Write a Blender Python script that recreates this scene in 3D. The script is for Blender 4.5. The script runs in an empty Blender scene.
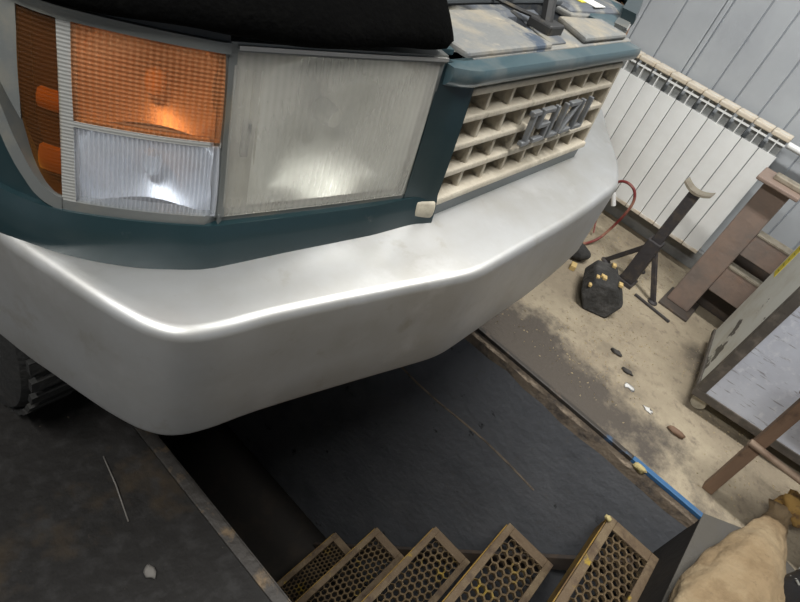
import bpy, bmesh, math, random
from mathutils import Vector, Matrix
random.seed(7)
SC = bpy.context.scene
COL = SC.collection

# ------------------------------------------------------------------ camera
CAM_H = 1.30
cam_d = bpy.data.cameras.new('camera'); cam = bpy.data.objects.new('camera', cam_d); COL.objects.link(cam)
cam_d.sensor_width = 36.0; cam_d.lens = 580.0 / 800.0 * 36.0; cam_d.clip_start = 0.02
# rows: image right, image down, view direction, in world axes (X towards the heated wall, Y towards the car's rear, Z up)
_R = ((0.63913145, -0.70578977, 0.30556798), (-0.34958683, -0.62049021, -0.70198358), (0.68505477, 0.34183725, -0.64330961))
cam.matrix_world = Matrix(((_R[0][0], -_R[1][0], -_R[2][0], 0), (_R[0][1], -_R[1][1], -_R[2][1], 0),
                           (_R[0][2], -_R[1][2], -_R[2][2], CAM_H), (0, 0, 0, 1)))
SC.camera = cam

# ------------------------------------------------------------------ world, exposure
W = bpy.data.worlds.new('world'); SC.world = W; W.use_nodes = True
W.node_tree.nodes['Background'].inputs[0].default_value = (0.75, 0.85, 1.0, 1)
W.node_tree.nodes['Background'].inputs[1].default_value = 0.25
SC.view_settings.view_transform = 'Standard'; SC.view_settings.look = 'None'
SC.view_settings.gamma = 1.0; SC.view_settings.use_curve_mapping = False
SC.view_settings.exposure = 0.1

# (x, y, z, length along y, width, watts) of the tube fittings on the ceiling
TUBES = [(1.6, -0.1, 2.75, 1.3, 0.16, 62), (-0.75, 0.25, 2.75, 1.3, 0.16, 62), (-0.9, 2.9, 2.75, 1.3, 0.16, 5)]

# ------------------------------------------------------------------ materials
def mat(name, col, rough=0.6, metal=0.0, spots=(), bump=None, spec=0.5, coat=0.0, uvwave=None):
    """spots: (colour, scale, lo, hi, detail) noise layers laid over the base colour; bump: (scale, strength)."""
    m = bpy.data.materials.new(name); m.use_nodes = True
    nt = m.node_tree; b = nt.nodes['Principled BSDF']
    b.inputs['Roughness'].default_value = rough; b.inputs['Metallic'].default_value = metal
    b.inputs['Specular IOR Level'].default_value = spec; b.inputs['Coat Weight'].default_value = coat
    b.inputs['Base Color'].default_value = (*col, 1)
    tc = nt.nodes.new('ShaderNodeTexCoord')
    prev = None
    for i, sp in enumerate(spots):
        c, sc, lo, hi = sp[:4]
        stretch = sp[4] if len(sp) > 4 else (1, 1, 1)
        mp = nt.nodes.new('ShaderNodeMapping'); mp.inputs['Scale'].default_value = stretch
        mp.inputs['Location'].default_value = (i * 3.7 + 1.3, i * 1.9, i * 0.7)
        nt.links.new(tc.outputs['Object'], mp.inputs['Vector'])
        n = nt.nodes.new('ShaderNodeTexNoise'); n.inputs['Scale'].default_value = sc
        n.inputs['Detail'].default_value = 6; n.inputs['Roughness'].default_value = 0.62
        nt.links.new(mp.outputs[0], n.inputs['Vector'])
        r = nt.nodes.new('ShaderNodeMapRange'); r.inputs['From Min'].default_value = lo; r.inputs['From Max'].default_value = hi
        nt.links.new(n.outputs['Fac'], r.inputs['Value'])
        mx = nt.nodes.new('ShaderNodeMix'); mx.data_type = 'RGBA'
        nt.links.new(r.outputs[0], mx.inputs['Factor'])
        if prev is None: mx.inputs['A'].default_value = (*col, 1)
        else: nt.links.new(prev, mx.inputs['A'])
        mx.inputs['B'].default_value = (*c, 1)
        prev = mx.outputs['Result']
    if prev is not None: nt.links.new(prev, b.inputs['Base Color'])
    if bump:
        n = nt.nodes.new('ShaderNodeTexNoise'); n.inputs['Scale'].default_value = bump[0]; n.inputs['Detail'].default_value = 5
        nt.links.new(tc.outputs['Object'], n.inputs['Vector'])
        bp = nt.nodes.new('ShaderNodeBump'); bp.inputs['Strength'].default_value = bump[1]; bp.inputs['Distance'].default_value = 0.01
        nt.links.new(n.outputs['Fac'], bp.inputs['Height']); nt.links.new(bp.outputs[0], b.inputs['Normal'])
    return m

def lens_mat(name, tint, haze_col, haze, rough, rib_u=0, rib_v=0, strength=0.5, grime=0.25, ribhaze=0.07):
    """clear or tinted moulded lens: lets the bowl behind show through, with a gloss coat, haze and moulded ribs (UV in metres)."""
    m = bpy.data.materials.new(name); m.use_nodes = True
    nt = m.node_tree; b = nt.nodes['Principled BSDF']; out = nt.nodes['Material Output']
    b.inputs['Base Color'].default_value = (*haze_col, 1); b.inputs['Roughness'].default_value = rough
    tr = nt.nodes.new('ShaderNodeBsdfTransparent'); tr.inputs[0].default_value = (*tint, 1)
    mx = nt.nodes.new('ShaderNodeMixShader')
    tc = nt.nodes.new('ShaderNodeTexCoord')
    n = nt.nodes.new('ShaderNodeTexNoise'); n.inputs['Scale'].default_value = 9; n.inputs['Detail'].default_value = 5
    nt.links.new(tc.outputs['Object'], n.inputs['Vector'])
    r = nt.nodes.new('ShaderNodeMapRange'); r.inputs['From Min'].default_value = 0.3; r.inputs['From Max'].default_value = 0.7
    r.inputs['To Min'].default_value = haze - grime / 2; r.inputs['To Max'].default_value = haze + grime / 2
    nt.links.new(n.outputs['Fac'], r.inputs['Value'])
    last = None
    for k, fr in ((0, rib_u), (1, rib_v)):
        if not fr: continue
        sx = nt.nodes.new('ShaderNodeSeparateXYZ'); nt.links.new(tc.outputs['UV'], sx.inputs[0])
        mu = nt.nodes.new('ShaderNodeMath'); mu.operation = 'MULTIPLY'; mu.inputs[1].default_value = fr * 2 * math.pi
        nt.links.new(sx.outputs[k], mu.inputs[0])
        si = nt.nodes.new('ShaderNodeMath'); si.operation = 'SINE'; nt.links.new(mu.outputs[0], si.inputs[0])
        bp = nt.nodes.new('ShaderNodeBump'); bp.inputs['Strength'].default_value = strength; bp.inputs['Distance'].default_value = 0.002
        nt.links.new(si.outputs[0], bp.inputs['Height'])
        if last: nt.links.new(last, bp.inputs['Normal'])
        last = bp.outputs[0]
        ad = nt.nodes.new('ShaderNodeMath'); ad.operation = 'MULTIPLY_ADD'; ad.inputs[1].default_value = ribhaze
        nt.links.new(si.outputs[0], ad.inputs[0])
        nt.links.new(r.outputs[0] if k == 0 or not rib_u else fac, ad.inputs[2]); fac = ad.outputs[0]
    if last: nt.links.new(last, b.inputs['Normal'])
    else: fac = r.outputs[0]
    nt.links.new(fac, mx.inputs[0]); nt.links.new(tr.outputs[0], mx.inputs[1]); nt.links.new(b.outputs[0], mx.inputs[2])
    nt.links.new(mx.outputs[0], out.inputs['Surface'])
    return m

DUST = (0.42, 0.36, 0.26)
MT = dict(
    concrete=mat('sawdust_concrete', (0.295, 0.245, 0.175), 0.9, 0, [((0.43, 0.365, 0.26), 2.2, .42, .62), ((0.12, 0.10, 0.075), 3.1, .56, .74), ((0.20, 0.16, 0.12), 28, .55, .75), ((0.46, 0.40, 0.29), 55, .64, .78)], (60, .5)),
    pit_edge_dirt=mat('oily_floor_plate', (0.075, 0.062, 0.052), 0.75, 0, [((0.19, 0.15, 0.11), 7, .5, .72), ((0.35, 0.29, 0.2), 30, .64, .78)], (50, .4)),
    floor_plate=mat('shade_dark_steel_plate', (0.013, 0.012, 0.011), 0.65, 0.0, [((0.055, 0.038, 0.02), 5, .56, .78), ((0.026, 0.025, 0.024), 24, .5, .7), ((0.16, 0.13, 0.09), 70, .70, .8)], (40, .3), .25),  # dark rusty steel, base lowered further to carry the shade beside the car
    pit_wall=mat('dark_blue_grey_paint', (0.23, 0.24, 0.26), 0.8, 0, [((0.17, 0.178, 0.195), 4, .45, .7), ((0.22, 0.21, 0.195), 22, .60, .78), ((0.03, 0.03, 0.032), 11, .66, .72)], (30, .6)),
    pit_lip=mat('crumbling_lip', (0.34, 0.27, 0.20), 0.95, 0, [((0.10, 0.09, 0.085), 12, .5, .65), ((0.33, 0.28, 0.22), 30, .6, .75)], (45, .9)),
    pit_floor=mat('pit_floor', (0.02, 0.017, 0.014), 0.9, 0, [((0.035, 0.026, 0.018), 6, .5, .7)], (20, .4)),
    grey_slab=mat('grey_slab', (0.10, 0.092, 0.078), 0.85, 0, [((0.10, 0.095, 0.09), 6, .5, .7)], (40, .4)),
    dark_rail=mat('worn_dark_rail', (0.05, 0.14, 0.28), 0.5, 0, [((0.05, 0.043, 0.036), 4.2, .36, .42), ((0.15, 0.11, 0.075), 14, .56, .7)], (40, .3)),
    blue_rail=mat('worn_blue_rail', (0.045, 0.14, 0.29), 0.5, 0, [((0.05, 0.045, 0.04), 9, .50, .60), ((0.15, 0.11, 0.075), 14, .56, .7)], (40, .3)),
    rust_rail=mat('rusty_rail', (0.05, 0.045, 0.04), 0.6, 0.3, [((0.22, 0.15, 0.08), 18, .55, .75)], (50, .5)),
    wall_paint=mat('blue_grey_panel', (0.45, 0.475, 0.495), 0.45, 0, [((0.38, 0.40, 0.425), 2.5, .45, .75), ((0.27, 0.29, 0.33), 9, .68, .85)], (12, .08)),
    wall_back=mat('wall_grey', (0.40, 0.43, 0.47), 0.7, 0, [((0.33, 0.35, 0.38), 3, .45, .75)]),
    ceiling=mat('ceiling_grey', (0.30, 0.30, 0.31), 0.8, 0, [((0.24, 0.24, 0.25), 3, .45, .75)]),
    base_concrete=mat('grey_base', (0.24, 0.245, 0.24), 0.9, 0, [((0.15, 0.15, 0.15), 9, .5, .7)], (40, .5)),
    rad_white=mat('radiator_white', (0.88, 0.89, 0.87), 0.4, 0, [((0.80, 0.80, 0.77), 5, .5, .8)]),
    rad_grey=mat('radiator_inside', (0.46, 0.47, 0.46), 0.7, 0, [((0.36, 0.36, 0.35), 20, .5, .7)]),
    rad_cream=mat('radiator_cap_dust', (0.66, 0.57, 0.44), 0.7, 0, [((0.74, 0.70, 0.62), 14, .5, .7)]),
    silver=mat('silver_bumper', (0.52, 0.525, 0.52), 0.47, 0.80, [((0.44, 0.43, 0.40), 5, .42, .72), ((0.38, 0.35, 0.30), 16, .60, .82), ((0.58, 0.58, 0.57), 9, .55, .75)]),
    green=mat('dark_teal_paint', (0.010, 0.028, 0.033), 0.32, 0.1, [((0.022, 0.040, 0.046), 6, .45, .7), ((0.12, 0.12, 0.11), 26, .66, .85)], None, .5, .3),
    green_lit_dusty=mat('lit_dusty_teal_paint', (0.045, 0.085, 0.10), 0.4, 0.05, [((0.16, 0.17, 0.16), 8, .54, .78), ((0.03, 0.06, 0.08), 14, .58, .7)], None, .5, .3),  # same teal paint, base lightened for light on upward faces, plus dust spots
    slam=mat('dusty_slam_panel', (0.17, 0.175, 0.17), 0.75, 0, [((0.30, 0.265, 0.20), 7, .46, .66), ((0.05, 0.07, 0.10), 8, .57, .63), ((0.36, 0.32, 0.25), 40, .60, .78)], (50, .3)),
    grille=mat('dusty_cream_grille', (0.48, 0.43, 0.34), 0.7, 0, [((0.56, 0.51, 0.41), 14, .45, .65), ((0.20, 0.17, 0.12), 26, .58, .75)], (80, .3)),
    grille_dark=mat('grille_fin', (0.15, 0.13, 0.095), 0.8, 0, [((0.28, 0.24, 0.17), 30, .5, .7)]),
    core=mat('radiator_core', (0.035, 0.033, 0.03), 0.8, 0, [((0.09, 0.08, 0.06), 60, .5, .7)]),
    badge=mat('badge_grey', (0.20, 0.21, 0.22), 0.4, 0.35, [((0.20, 0.19, 0.17), 40, .5, .7)]),
    bezel=mat('lamp_bezel', (0.17, 0.18, 0.175), 0.35, 0.3, [((0.25, 0.24, 0.20), 14, .5, .7)]),
    chrome=mat('lamp_bowl', (0.80, 0.81, 0.83), 0.38, 0.6, [((0.50, 0.49, 0.46), 5, .5, .8)]),
    bowl_grey=mat('lamp_back', (0.33, 0.32, 0.29), 0.6, 0.0, [((0.42, 0.39, 0.32), 6, .4, .7)]),
    gasket=mat('dark_gasket', (0.03, 0.035, 0.04), 0.6),
    hl_lens=lens_mat('hazy_headlight_glass', (0.90, 0.90, 0.87), (0.74, 0.72, 0.66), 0.29, 0.3, 110, 0, .08, .16, .02),
    amber_lens=lens_mat('amber_lens', (0.98, 0.72, 0.50), (0.68, 0.34, 0.17), 0.26, 0.22, 170, 230, .3, .12),
    clear_lens=lens_mat('clear_lens', (0.95, 0.97, 1.0), (0.78, 0.80, 0.85), 0.22, 0.2, 220, 0, .5, .08),
    marker_lens=lens_mat('dark_amber_lens', (0.85, 0.58, 0.25), (0.13, 0.06, 0.022), 0.30, 0.25, 0, 230, .15, .1),
    marker_glow=mat('amber_reflector', (1.0, 0.72, 0.25), 0.3),
    trim_ribbed=lens_mat('ribbed_grey_trim', (0.6, 0.6, 0.58), (0.36, 0.36, 0.34), 0.88, 0.4, 0, 260, .2, .1),
    finger_black=mat('black_finger_padding', (0.002, 0.002, 0.002), 0.95, 0, [((0.003, 0.003, 0.0028), 40, .5, .7)], (160, .3), .03),  # black of a shadowed finger, for the made-up form above the headlight
    rubber=mat('tyre_rubber', (0.012, 0.012, 0.011), 0.85, 0, [((0.025, 0.023, 0.02), 14, .5, .7)], (60, .4)),
    underbody=mat('underbody', (0.02, 0.02, 0.02), 0.9),
    dark_metal=mat('dark_metal', (0.05, 0.05, 0.05), 0.5, 0.5, [((0.12, 0.10, 0.07), 25, .55, .75)]),
    engine_grey=mat('engine_bay_plastic', (0.09, 0.10, 0.115), 0.55, 0, [((0.30, 0.28, 0.22), 16, .5, .72)]),
    label_white=mat('label_white', (0.85, 0.84, 0.80), 0.6),
    label_yellow=mat('label_yellow', (0.75, 0.62, 0.06), 0.6),
    glass_dark=mat('car_glass', (0.02, 0.025, 0.03), 0.06, 0, (), None, .6),
    stand=mat('jack_stand_paint', (0.055, 0.05, 0.052), 0.6, 0.2, [((0.12, 0.095, 0.07), 20, .5, .72)], (40, .3)),
    saddle=mat('worn_steel', (0.36, 0.32, 0.25), 0.55, 0.4, [((0.22, 0.18, 0.13), 25, .5, .7)]),
    trestle=mat('rusty_brown_steel', (0.28, 0.205, 0.165), 0.6, 0.05, [((0.20, 0.165, 0.145), 5, .45, .65), ((0.30, 0.19, 0.14), 10, .58, .75)], (30, .3)),
    trestle_dark=mat('bare_brown_steel', (0.085, 0.07, 0.06), 0.7, 0.2, [((0.14, 0.10, 0.07), 14, .5, .7)]),
    cab_face=mat('scuffed_blue_white_panel', (0.66, 0.69, 0.77), 0.55, 0, [((0.54, 0.56, 0.63), 5, .4, .7), ((0.74, 0.76, 0.82), 40, .55, .7), ((0.34, 0.34, 0.37), 44, .60, .66, (1, .25, 2.4))], (30, .1)),
    cab_side=mat('peeling_cream_paint', (0.70, 0.71, 0.66), 0.6, 0, [((0.60, 0.58, 0.50), 8, .5, .7), ((0.12, 0.115, 0.10), 5, .62, .645)], (20, .2)),
    cab_frame=mat('brown_grey_frame', (0.10, 0.088, 0.075), 0.6, 0.1, [((0.20, 0.17, 0.14), 16, .5, .7)], (40, .3)),
    sticker_ink=mat('olive_ink', (0.28, 0.26, 0.03), 0.6),
    caster=mat('cream_caster', (0.44, 0.40, 0.31), 0.6, 0, [((0.25, 0.22, 0.17), 25, .5, .7)]),
    wood=mat('worn_brown_wood', (0.175, 0.105, 0.065), 0.7, 0, [((0.26, 0.165, 0.105), 9, .45, .7, (1, 1, .15)), ((0.08, 0.05, 0.035), 14, .6, .75)], (40, .2)),
    wood_light=mat('pale_wood_rung', (0.33, 0.24, 0.17), 0.65, 0, [((0.24, 0.16, 0.11), 18, .5, .7)]),
    tread=mat('rusty_yellow_tread', (0.145, 0.10, 0.058), 0.75, 0.1, [((0.21, 0.155, 0.09), 9, .45, .65), ((0.08, 0.052, 0.035), 16, .52, .7), ((0.40, 0.27, 0.03), 12, .63, .70)], (60, .5)),
    tread_mesh=mat('yellowed_mesh', (0.15, 0.105, 0.055), 0.7, 0.1, [((0.36, 0.25, 0.035), 6, .58, .68), ((0.08, 0.055, 0.035), 20, .5, .7)], (60, .4)),
    nosing=mat('yellow_nosing', (0.30, 0.18, 0.03), 0.7, 0.0, [((0.14, 0.08, 0.03), 10, .5, .65)], (40, .4)),
    stump=mat('sooty_wood', (0.035, 0.034, 0.032), 0.85, 0, [((0.075, 0.072, 0.068), 14, .5, .7)], (50, .8)),
    chip=mat('fresh_wood_chip', (0.62, 0.45, 0.19), 0.8),
    foam=mat('yellow_foam', (0.52, 0.43, 0.20), 0.9, 0, [((0.36, 0.28, 0.12), 60, .5, .7)], (90, .5)),
    hose=mat('red_hose', (0.20, 0.028, 0.028), 0.45, 0, [((0.38, 0.19, 0.13), 9, .5, .65)]),
    plug=mat('white_plastic', (0.75, 0.75, 0.73), 0.5),
    sack=mat('beige_canvas', (0.30, 0.215, 0.12), 0.9, 0, [((0.36, 0.275, 0.165), 6, .45, .65), ((0.20, 0.135, 0.07), 9, .54, .72), ((0.17, 0.12, 0.07), 40, .60, .8)], (26, 1.0)),
    sack_tie=mat('ochre_rag', (0.40, 0.24, 0.07), 0.9, 0, [((0.18, 0.10, 0.05), 30, .5, .65)], (40, .6)),
    black_bag=mat('black_plastic_bag', (0.012, 0.012, 0.013), 0.45, 0, (), (14, .8)),
    thread=mat('grey_thread', (0.22, 0.22, 0.20), 0.9),
    white_chip=mat('white_paint_chip', (0.70, 0.69, 0.66), 0.7),
    dark_chip=mat('dark_grit', (0.06, 0.055, 0.05), 0.8),
    sawdust=mat('sawdust', (0.46, 0.37, 0.23), 0.9),
    straw=mat('grey_straw', (0.16, 0.15, 0.135), 0.8),
    lamp_body=mat('lamp_housing', (0.6, 0.6, 0.6), 0.5),
)
em = bpy.data.materials.new('tube_glow'); em.use_nodes = True
_b = em.node_tree.nodes['Principled BSDF']; _b.inputs['Emission Color'].default_value = (0.93, 0.97, 1, 1); _b.inputs['Emission Strength'].default_value = 8
MT['tube'] = em

# oily stain running beside the pit rail, ragged by noise
def stain(m, x0, x1, y0, y1, col):
    nt = m.node_tree; b = nt.nodes['Principled BSDF']; src = b.inputs['Base Color'].links[0].from_socket
    tc = nt.nodes.new('ShaderNodeTexCoord'); sx = nt.nodes.new('ShaderNodeSeparateXYZ'); nt.links.new(tc.outputs['Object'], sx.inputs[0])
    n = nt.nodes.new('ShaderNodeTexNoise'); n.inputs['Scale'].default_value = 5; n.inputs['Detail'].default_value = 8; n.inputs['Roughness'].default_value = .7
    nt.links.new(tc.outputs['Object'], n.inputs['Vector'])
    def mr(sock, a, c, lo=0., hi=1.):
        r = nt.nodes.new('ShaderNodeMapRange'); r.inputs['From Min'].default_value = a; r.inputs['From Max'].default_value = c
        r.inputs['To Min'].default_value = lo; r.inputs['To Max'].default_value = hi; nt.links.new(sock, r.inputs['Value']); return r.outputs[0]
    def mt(op, p, q):
        k = nt.nodes.new('ShaderNodeMath'); k.operation = op
        for i, v in enumerate((p, q)):
            if isinstance(v, float): k.inputs[i].default_value = v
            else: nt.links.new(v, k.inputs[i])
        return k.outputs[0]
    f = mt('MULTIPLY', mr(sx.outputs[0], x1, x0), mr(sx.outputs[1], y0, y1))
    f = mr(mt('ADD', f, mt('MULTIPLY', mt('SUBTRACT', n.outputs['Fac'], .5), 1.6)), .22, .55)
    mx = nt.nodes.new('ShaderNodeMix'); mx.data_type = 'RGBA'; nt.links.new(f, mx.inputs['Factor']); nt.links.new(src, mx.inputs['A'])
    mx.inputs['B'].default_value = (*col, 1); nt.links.new(mx.outputs['Result'], b.inputs['Base Color'])
stain(MT['concrete'], 1.62, 1.95, -.75, .35, (0.10, 0.085, 0.07))

# ------------------------------------------------------------------ helpers
def wloc(o):
    v = Vector((0, 0, 0))
    while o is not None:
        v += o.location; o = o.parent
    return v

class MB:
    def __init__(s): s.v = []; s.f = []; s.uv = {}
    def add(s, vs, fs):
        n = len(s.v); s.v += [tuple(p) for p in vs]; s.f += [tuple(i + n for i in f) for f in fs]; return n
    def box(s, x0, x1, y0, y1, z0, z1):
        s.add([(x0, y0, z0), (x1, y0, z0), (x1, y1, z0), (x0, y1, z0), (x0, y0, z1), (x1, y0, z1), (x1, y1, z1), (x0, y1, z1)],
              [(0, 3, 2, 1), (4, 5, 6, 7), (0, 1, 5, 4), (1, 2, 6, 5), (2, 3, 7, 6), (3, 0, 4, 7)]); return s
    def obox(s, c, ax, ay, az):
        """oriented box: centre and three half-axis vectors"""
        c, ax, ay, az = map(Vector, (c, ax, ay, az))
        P = [c + i * ax + j * ay + k * az for k in (-1, 1) for j, i in ((-1, -1), (-1, 1), (1, 1), (1, -1))]
        s.add(P, [(0, 3, 2, 1), (4, 5, 6, 7), (0, 1, 5, 4), (1, 2, 6, 5), (2, 3, 7, 6), (3, 0, 4, 7)]); return s
    def beam(s, a, b, w, h, up=(0, 0, 1)):
        a, b = Vector(a), Vector(b); d = (b - a); L = d.length; d.normalize()
        u = Vector(up); sd = d.cross(u)
        if sd.length < 1e-4: sd = d.cross(Vector((1, 0, 0)))
        sd.normalize(); u2 = sd.cross(d)
        return s.obox((a + b) / 2, d * L / 2, sd * w / 2, u2 * h / 2)
    def tube(s, pts, r, n=8, close=False):
        pts = [Vector(p) for p in pts]; rings = []
        rr = r if callable(r) else (lambda k: r)
        prev = None
        for k, p in enumerate(pts):
            d = (pts[min(k + 1, len(pts) - 1)] - pts[max(k - 1, 0)]).normalized()
            if prev is None:
                prev = d.cross(Vector((0, 0, 1)))
                if prev.length < 1e-3: prev = d.cross(Vector((1, 0, 0)))
            a = (prev - d * prev.dot(d)).normalized(); b = d.cross(a); prev = a
            rings.append([p + (a * math.cos(2 * math.pi * i / n) + b * math.sin(2 * math.pi * i / n)) * rr(k) for i in range(n)])
        fs = []
        for k in range(len(rings) - 1):
            for i in range(n):
                j = (i + 1) % n; fs.append((k * n + i, k * n + j, (k + 1) * n + j, (k + 1) * n + i))
        fs.append(tuple(range(n - 1, -1, -1))); m = (len(rings) - 1) * n; fs.append(tuple(range(m, m + n)))
        s.add([p for r_ in rings for p in r_], fs); return s
    def lathe(s, prof, c, axis='z', n=24):
        """prof: (radius, height) pairs along the axis"""
        vs = []; fs = []; c = Vector(c)
        for r, h in prof:
            for i in range(n):
                a = 2 * math.pi * i / n; p, q = r * math.cos(a), r * math.sin(a)
                vs.append(c + (Vector((p, q, h)) if axis == 'z' else Vector((h, p, q)) if axis == 'x' else Vector((q, h, p))))
        m = len(prof)
        for k in range(m - 1):
            for i in range(n):
                j = (i + 1) % n; fs.append((k * n + i, k * n + j, (k + 1) * n + j, (k + 1) * n + i))
        fs.append(tuple(range(n - 1, -1, -1))); fs.append(tuple(range((m - 1) * n, m * n)))
        s.add(vs, fs); return s
    def grid(s, fn, nu, nv, wrap=False):
        vs = [fn(i / nu, j / nv) for j in range(nv + 1) for i in range(nu + 1)]
        fs = [(j * (nu + 1) + i, j * (nu + 1) + i + 1, (j + 1) * (nu + 1) + i + 1, (j + 1) * (nu + 1) + i) for j in range(nv) for i in range(nu)]
        s.add(vs, fs); return s
    def slab(s, fn, nu, nv, th, uvf=None):
        """grid surface fn(u,v)->(point, inward vector) closed with a back at th along the inward vector"""
        F = [fn(i / nu, j / nv) for j in range(nv + 1) for i in range(nu + 1)]
        n0 = len(s.v); N = len(F)
        top = [p for p, q in F]; bot = [Vector(p) + Vector(q) * th for p, q in F]
        fs = []
        idx = lambda i, j: j * (nu + 1) + i
        for j in range(nv):
            for i in range(nu):
                q = (idx(i, j), idx(i + 1, j), idx(i + 1, j + 1), idx(i, j + 1))
                fs.append(q); fs.append(tuple(k + N for k in reversed(q)))
        ring = [idx(i, 0) for i in range(nu)] + [idx(nu, j) for j in range(nv)] + [idx(i, nv) for i in range(nu, 0, -1)] + [idx(0, j) for j in range(nv, 0, -1)]
        for k in range(len(ring)):
            a, b = ring[k], ring[(k + 1) % len(ring)]; fs.append((b, a, a + N, b + N))
        s.add(top + bot, fs)
        if uvf:
            for j in range(nv + 1):
                for i in range(nu + 1):
                    s.uv[n0 + idx(i, j)] = s.uv[n0 + N + idx(i, j)] = uvf(i / nu, j / nv)
        return s
    def prism(s, poly, h, plane='xy', at=0):
        """extrude a 2D polygon by h along the third axis"""
        def P(a, b, c): return {'xy': (a, b, c), 'yz': (c, a, b), 'xz': (a, c, b)}[plane]
        n = len(poly)
        vs = [P(a, b, at) for a, b in poly] + [P(a, b, at + h) for a, b in poly]
        fs = [tuple(range(n - 1, -1, -1)), tuple(range(n, 2 * n))] + [(i, (i + 1) % n, n + (i + 1) % n, n + i) for i in range(n)]
        s.add(vs, fs); return s
    def mirror(s, cx):
        s.v = [(2 * cx - x, y + .10 * (cx - x), z) for x, y, z in s.v]; s.f = [tuple(reversed(f)) for f in s.f]; return s
    def build(s, name, m, parent=None, smooth=False, bevel=0, loc=None, fix=True, sub=0, seg=2):
        me = bpy.data.meshes.new(name)
        base = wloc(parent) if parent else Vector((0, 0, 0))
        if loc is None:
            if parent is None and s.v:
                xs, ys, zs = zip(*s.v); loc = Vector(((min(xs) + max(xs)) / 2, (min(ys) + max(ys)) / 2, min(zs)))
            else: loc = base
        loc = Vector(loc)
        me.from_pydata([tuple(Vector(p) - loc) for p in s.v], [], s.f)
        if s.uv:
            uvl = me.uv_layers.new(name='UVMap')
            for l in me.loops: uvl.data[l.index].uv = s.uv.get(l.vertex_index, (0, 0))
        if fix:
            bm = bmesh.new(); bm.from_mesh(me); bmesh.ops.recalc_face_normals(bm, faces=bm.faces[:]); bm.to_mesh(me); bm.free()
        me.materials.append(MT[m] if isinstance(m, str) else m)
        o = bpy.data.objects.new(name, me); COL.objects.link(o)
        o.location = loc - base
        if parent: o.parent = parent
        if smooth:
            for p in me.polygons: p.use_smooth = True
            if smooth != 'all':
                try: me.set_sharp_from_angle(angle=math.radians(smooth if not isinstance(smooth, bool) else 40))
                except Exception: pass
        if bevel:
            b = o.modifiers.new('bevel', 'BEVEL'); b.width = bevel; b.segments = seg; b.limit_method = 'ANGLE'; b.angle_limit = math.radians(35)
        if sub:
            b = o.modifiers.new('sub', 'SUBSURF'); b.levels = b.render_levels = sub
        return o

def tag(o, label, cat, group=None, kind=None):
    o['label'] = label; o['category'] = cat
    if group: o['group'] = group
    if kind: o['kind'] = kind
    return o
def thing(name, label, cat, loc, group=None):
    o = bpy.data.objects.new(name, None); COL.objects.link(o); o.location = loc; o.empty_display_size = 0.05
    return tag(o, label, cat, group)
def struct(o, label=None):
    o['kind'] = 'structure'
    if label: o['label'] = label
    return o
def copy_part(o, parent, dloc):
    c = o.copy(); COL.objects.link(c); c.parent = parent; c.location = o.location + Vector(dloc); return c

# ------------------------------------------------------------------ room shell
PX0, PX1, PY0, PY1, PZ = 0.464, 1.545, -0.45, 4.4, -1.95       # inspection pit
WX = 2.97                                                     # heated wall
m = MB()
m.box(-2.6, PX0, -3.6, 4.8, -0.12, 0); m.box(PX1 + .012, WX + .15, -3.6, 4.8, -0.055, 0)
m.box(PX0, PX1, -3.6, PY0, -0.12, 0); m.box(PX0, PX1, PY1, 4.8, -0.12, 0)
floor = struct(m.build('floor', 'concrete', loc=(0, 0, 0)), 'beige sawdust-covered concrete garage floor')
# pit lining
struct(MB().box(PX1, PX1 + .12, PY0 - .1, PY1, PZ, -.060).build('wall_pit_right', 'pit_wall', loc=(0, 0, 0)), 'dark blue-grey painted side wall of the inspection pit')
struct(MB().box(PX0 - .12, PX0, PY0 - .1, PY1, PZ, -.12).build('wall_pit_left', 'pit_wall', loc=(0, 0, 0)), 'dark painted pit wall below the steel floor plate')
struct(MB().box(PX0, PX1, PY0 - .12, PY0 + .003, PZ, -.004).build('wall_pit_front', 'pit_floor', loc=(0, 0, 0)), 'end wall of the pit behind the steps, shade put into its colour')  # near-black colour carries the shade on this end wall
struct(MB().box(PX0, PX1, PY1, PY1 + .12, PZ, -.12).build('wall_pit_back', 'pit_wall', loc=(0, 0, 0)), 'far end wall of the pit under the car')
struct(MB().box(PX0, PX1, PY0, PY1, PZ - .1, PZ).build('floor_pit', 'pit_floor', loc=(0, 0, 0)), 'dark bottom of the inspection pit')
# crumbling lip below the rail
m = MB()
n = 60; ys = [PY0 + (PY1 - PY0) * k / n for k in range(n + 1)]
top = [(PX1 + .002, y, -.004) for y in ys]; mid = [(PX1 - .004 + random.uniform(-.006, .008), y, -.032) for y in ys]; low = [(PX1 - .001, y, -.062 - random.uniform(0, .022)) for y in ys]
m.add(top + mid + low, [(r * (n + 1) + k, r * (n + 1) + k + 1, (r + 1) * (n + 1) + k + 1, (r + 1) * (n + 1) + k) for r in range(2) for k in range(n)])
m.box(PX1 + .006, PX1 + .012, PY0, PY1, -.062, -.001)
struct(m.build('trim_1', 'pit_lip', loc=(0, 0, 0)), 'crumbling brown concrete lip along the pit edge')
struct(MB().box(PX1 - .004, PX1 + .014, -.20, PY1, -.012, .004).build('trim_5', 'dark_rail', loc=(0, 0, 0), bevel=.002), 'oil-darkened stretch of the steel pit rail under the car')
struct(MB().box(PX1 - .004, PX1 + .016, PY0, -.2005, -.012, .004).build('trim_2', 'blue_rail', loc=(0, 0, 0), bevel=.002), 'worn blue steel rail along the pit edge')
m = MB(); m.box(PX0 - .027, PX0 + .002, PY0, PY1, -.006, .006); m.box(PX0 - .002, PX0 + .004, PY0, PY1, -.06, .006)
struct(m.build('trim_3', 'rust_rail', loc=(0, 0, 0), bevel=.0015), 'rusty angle iron along the pit edge')
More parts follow.
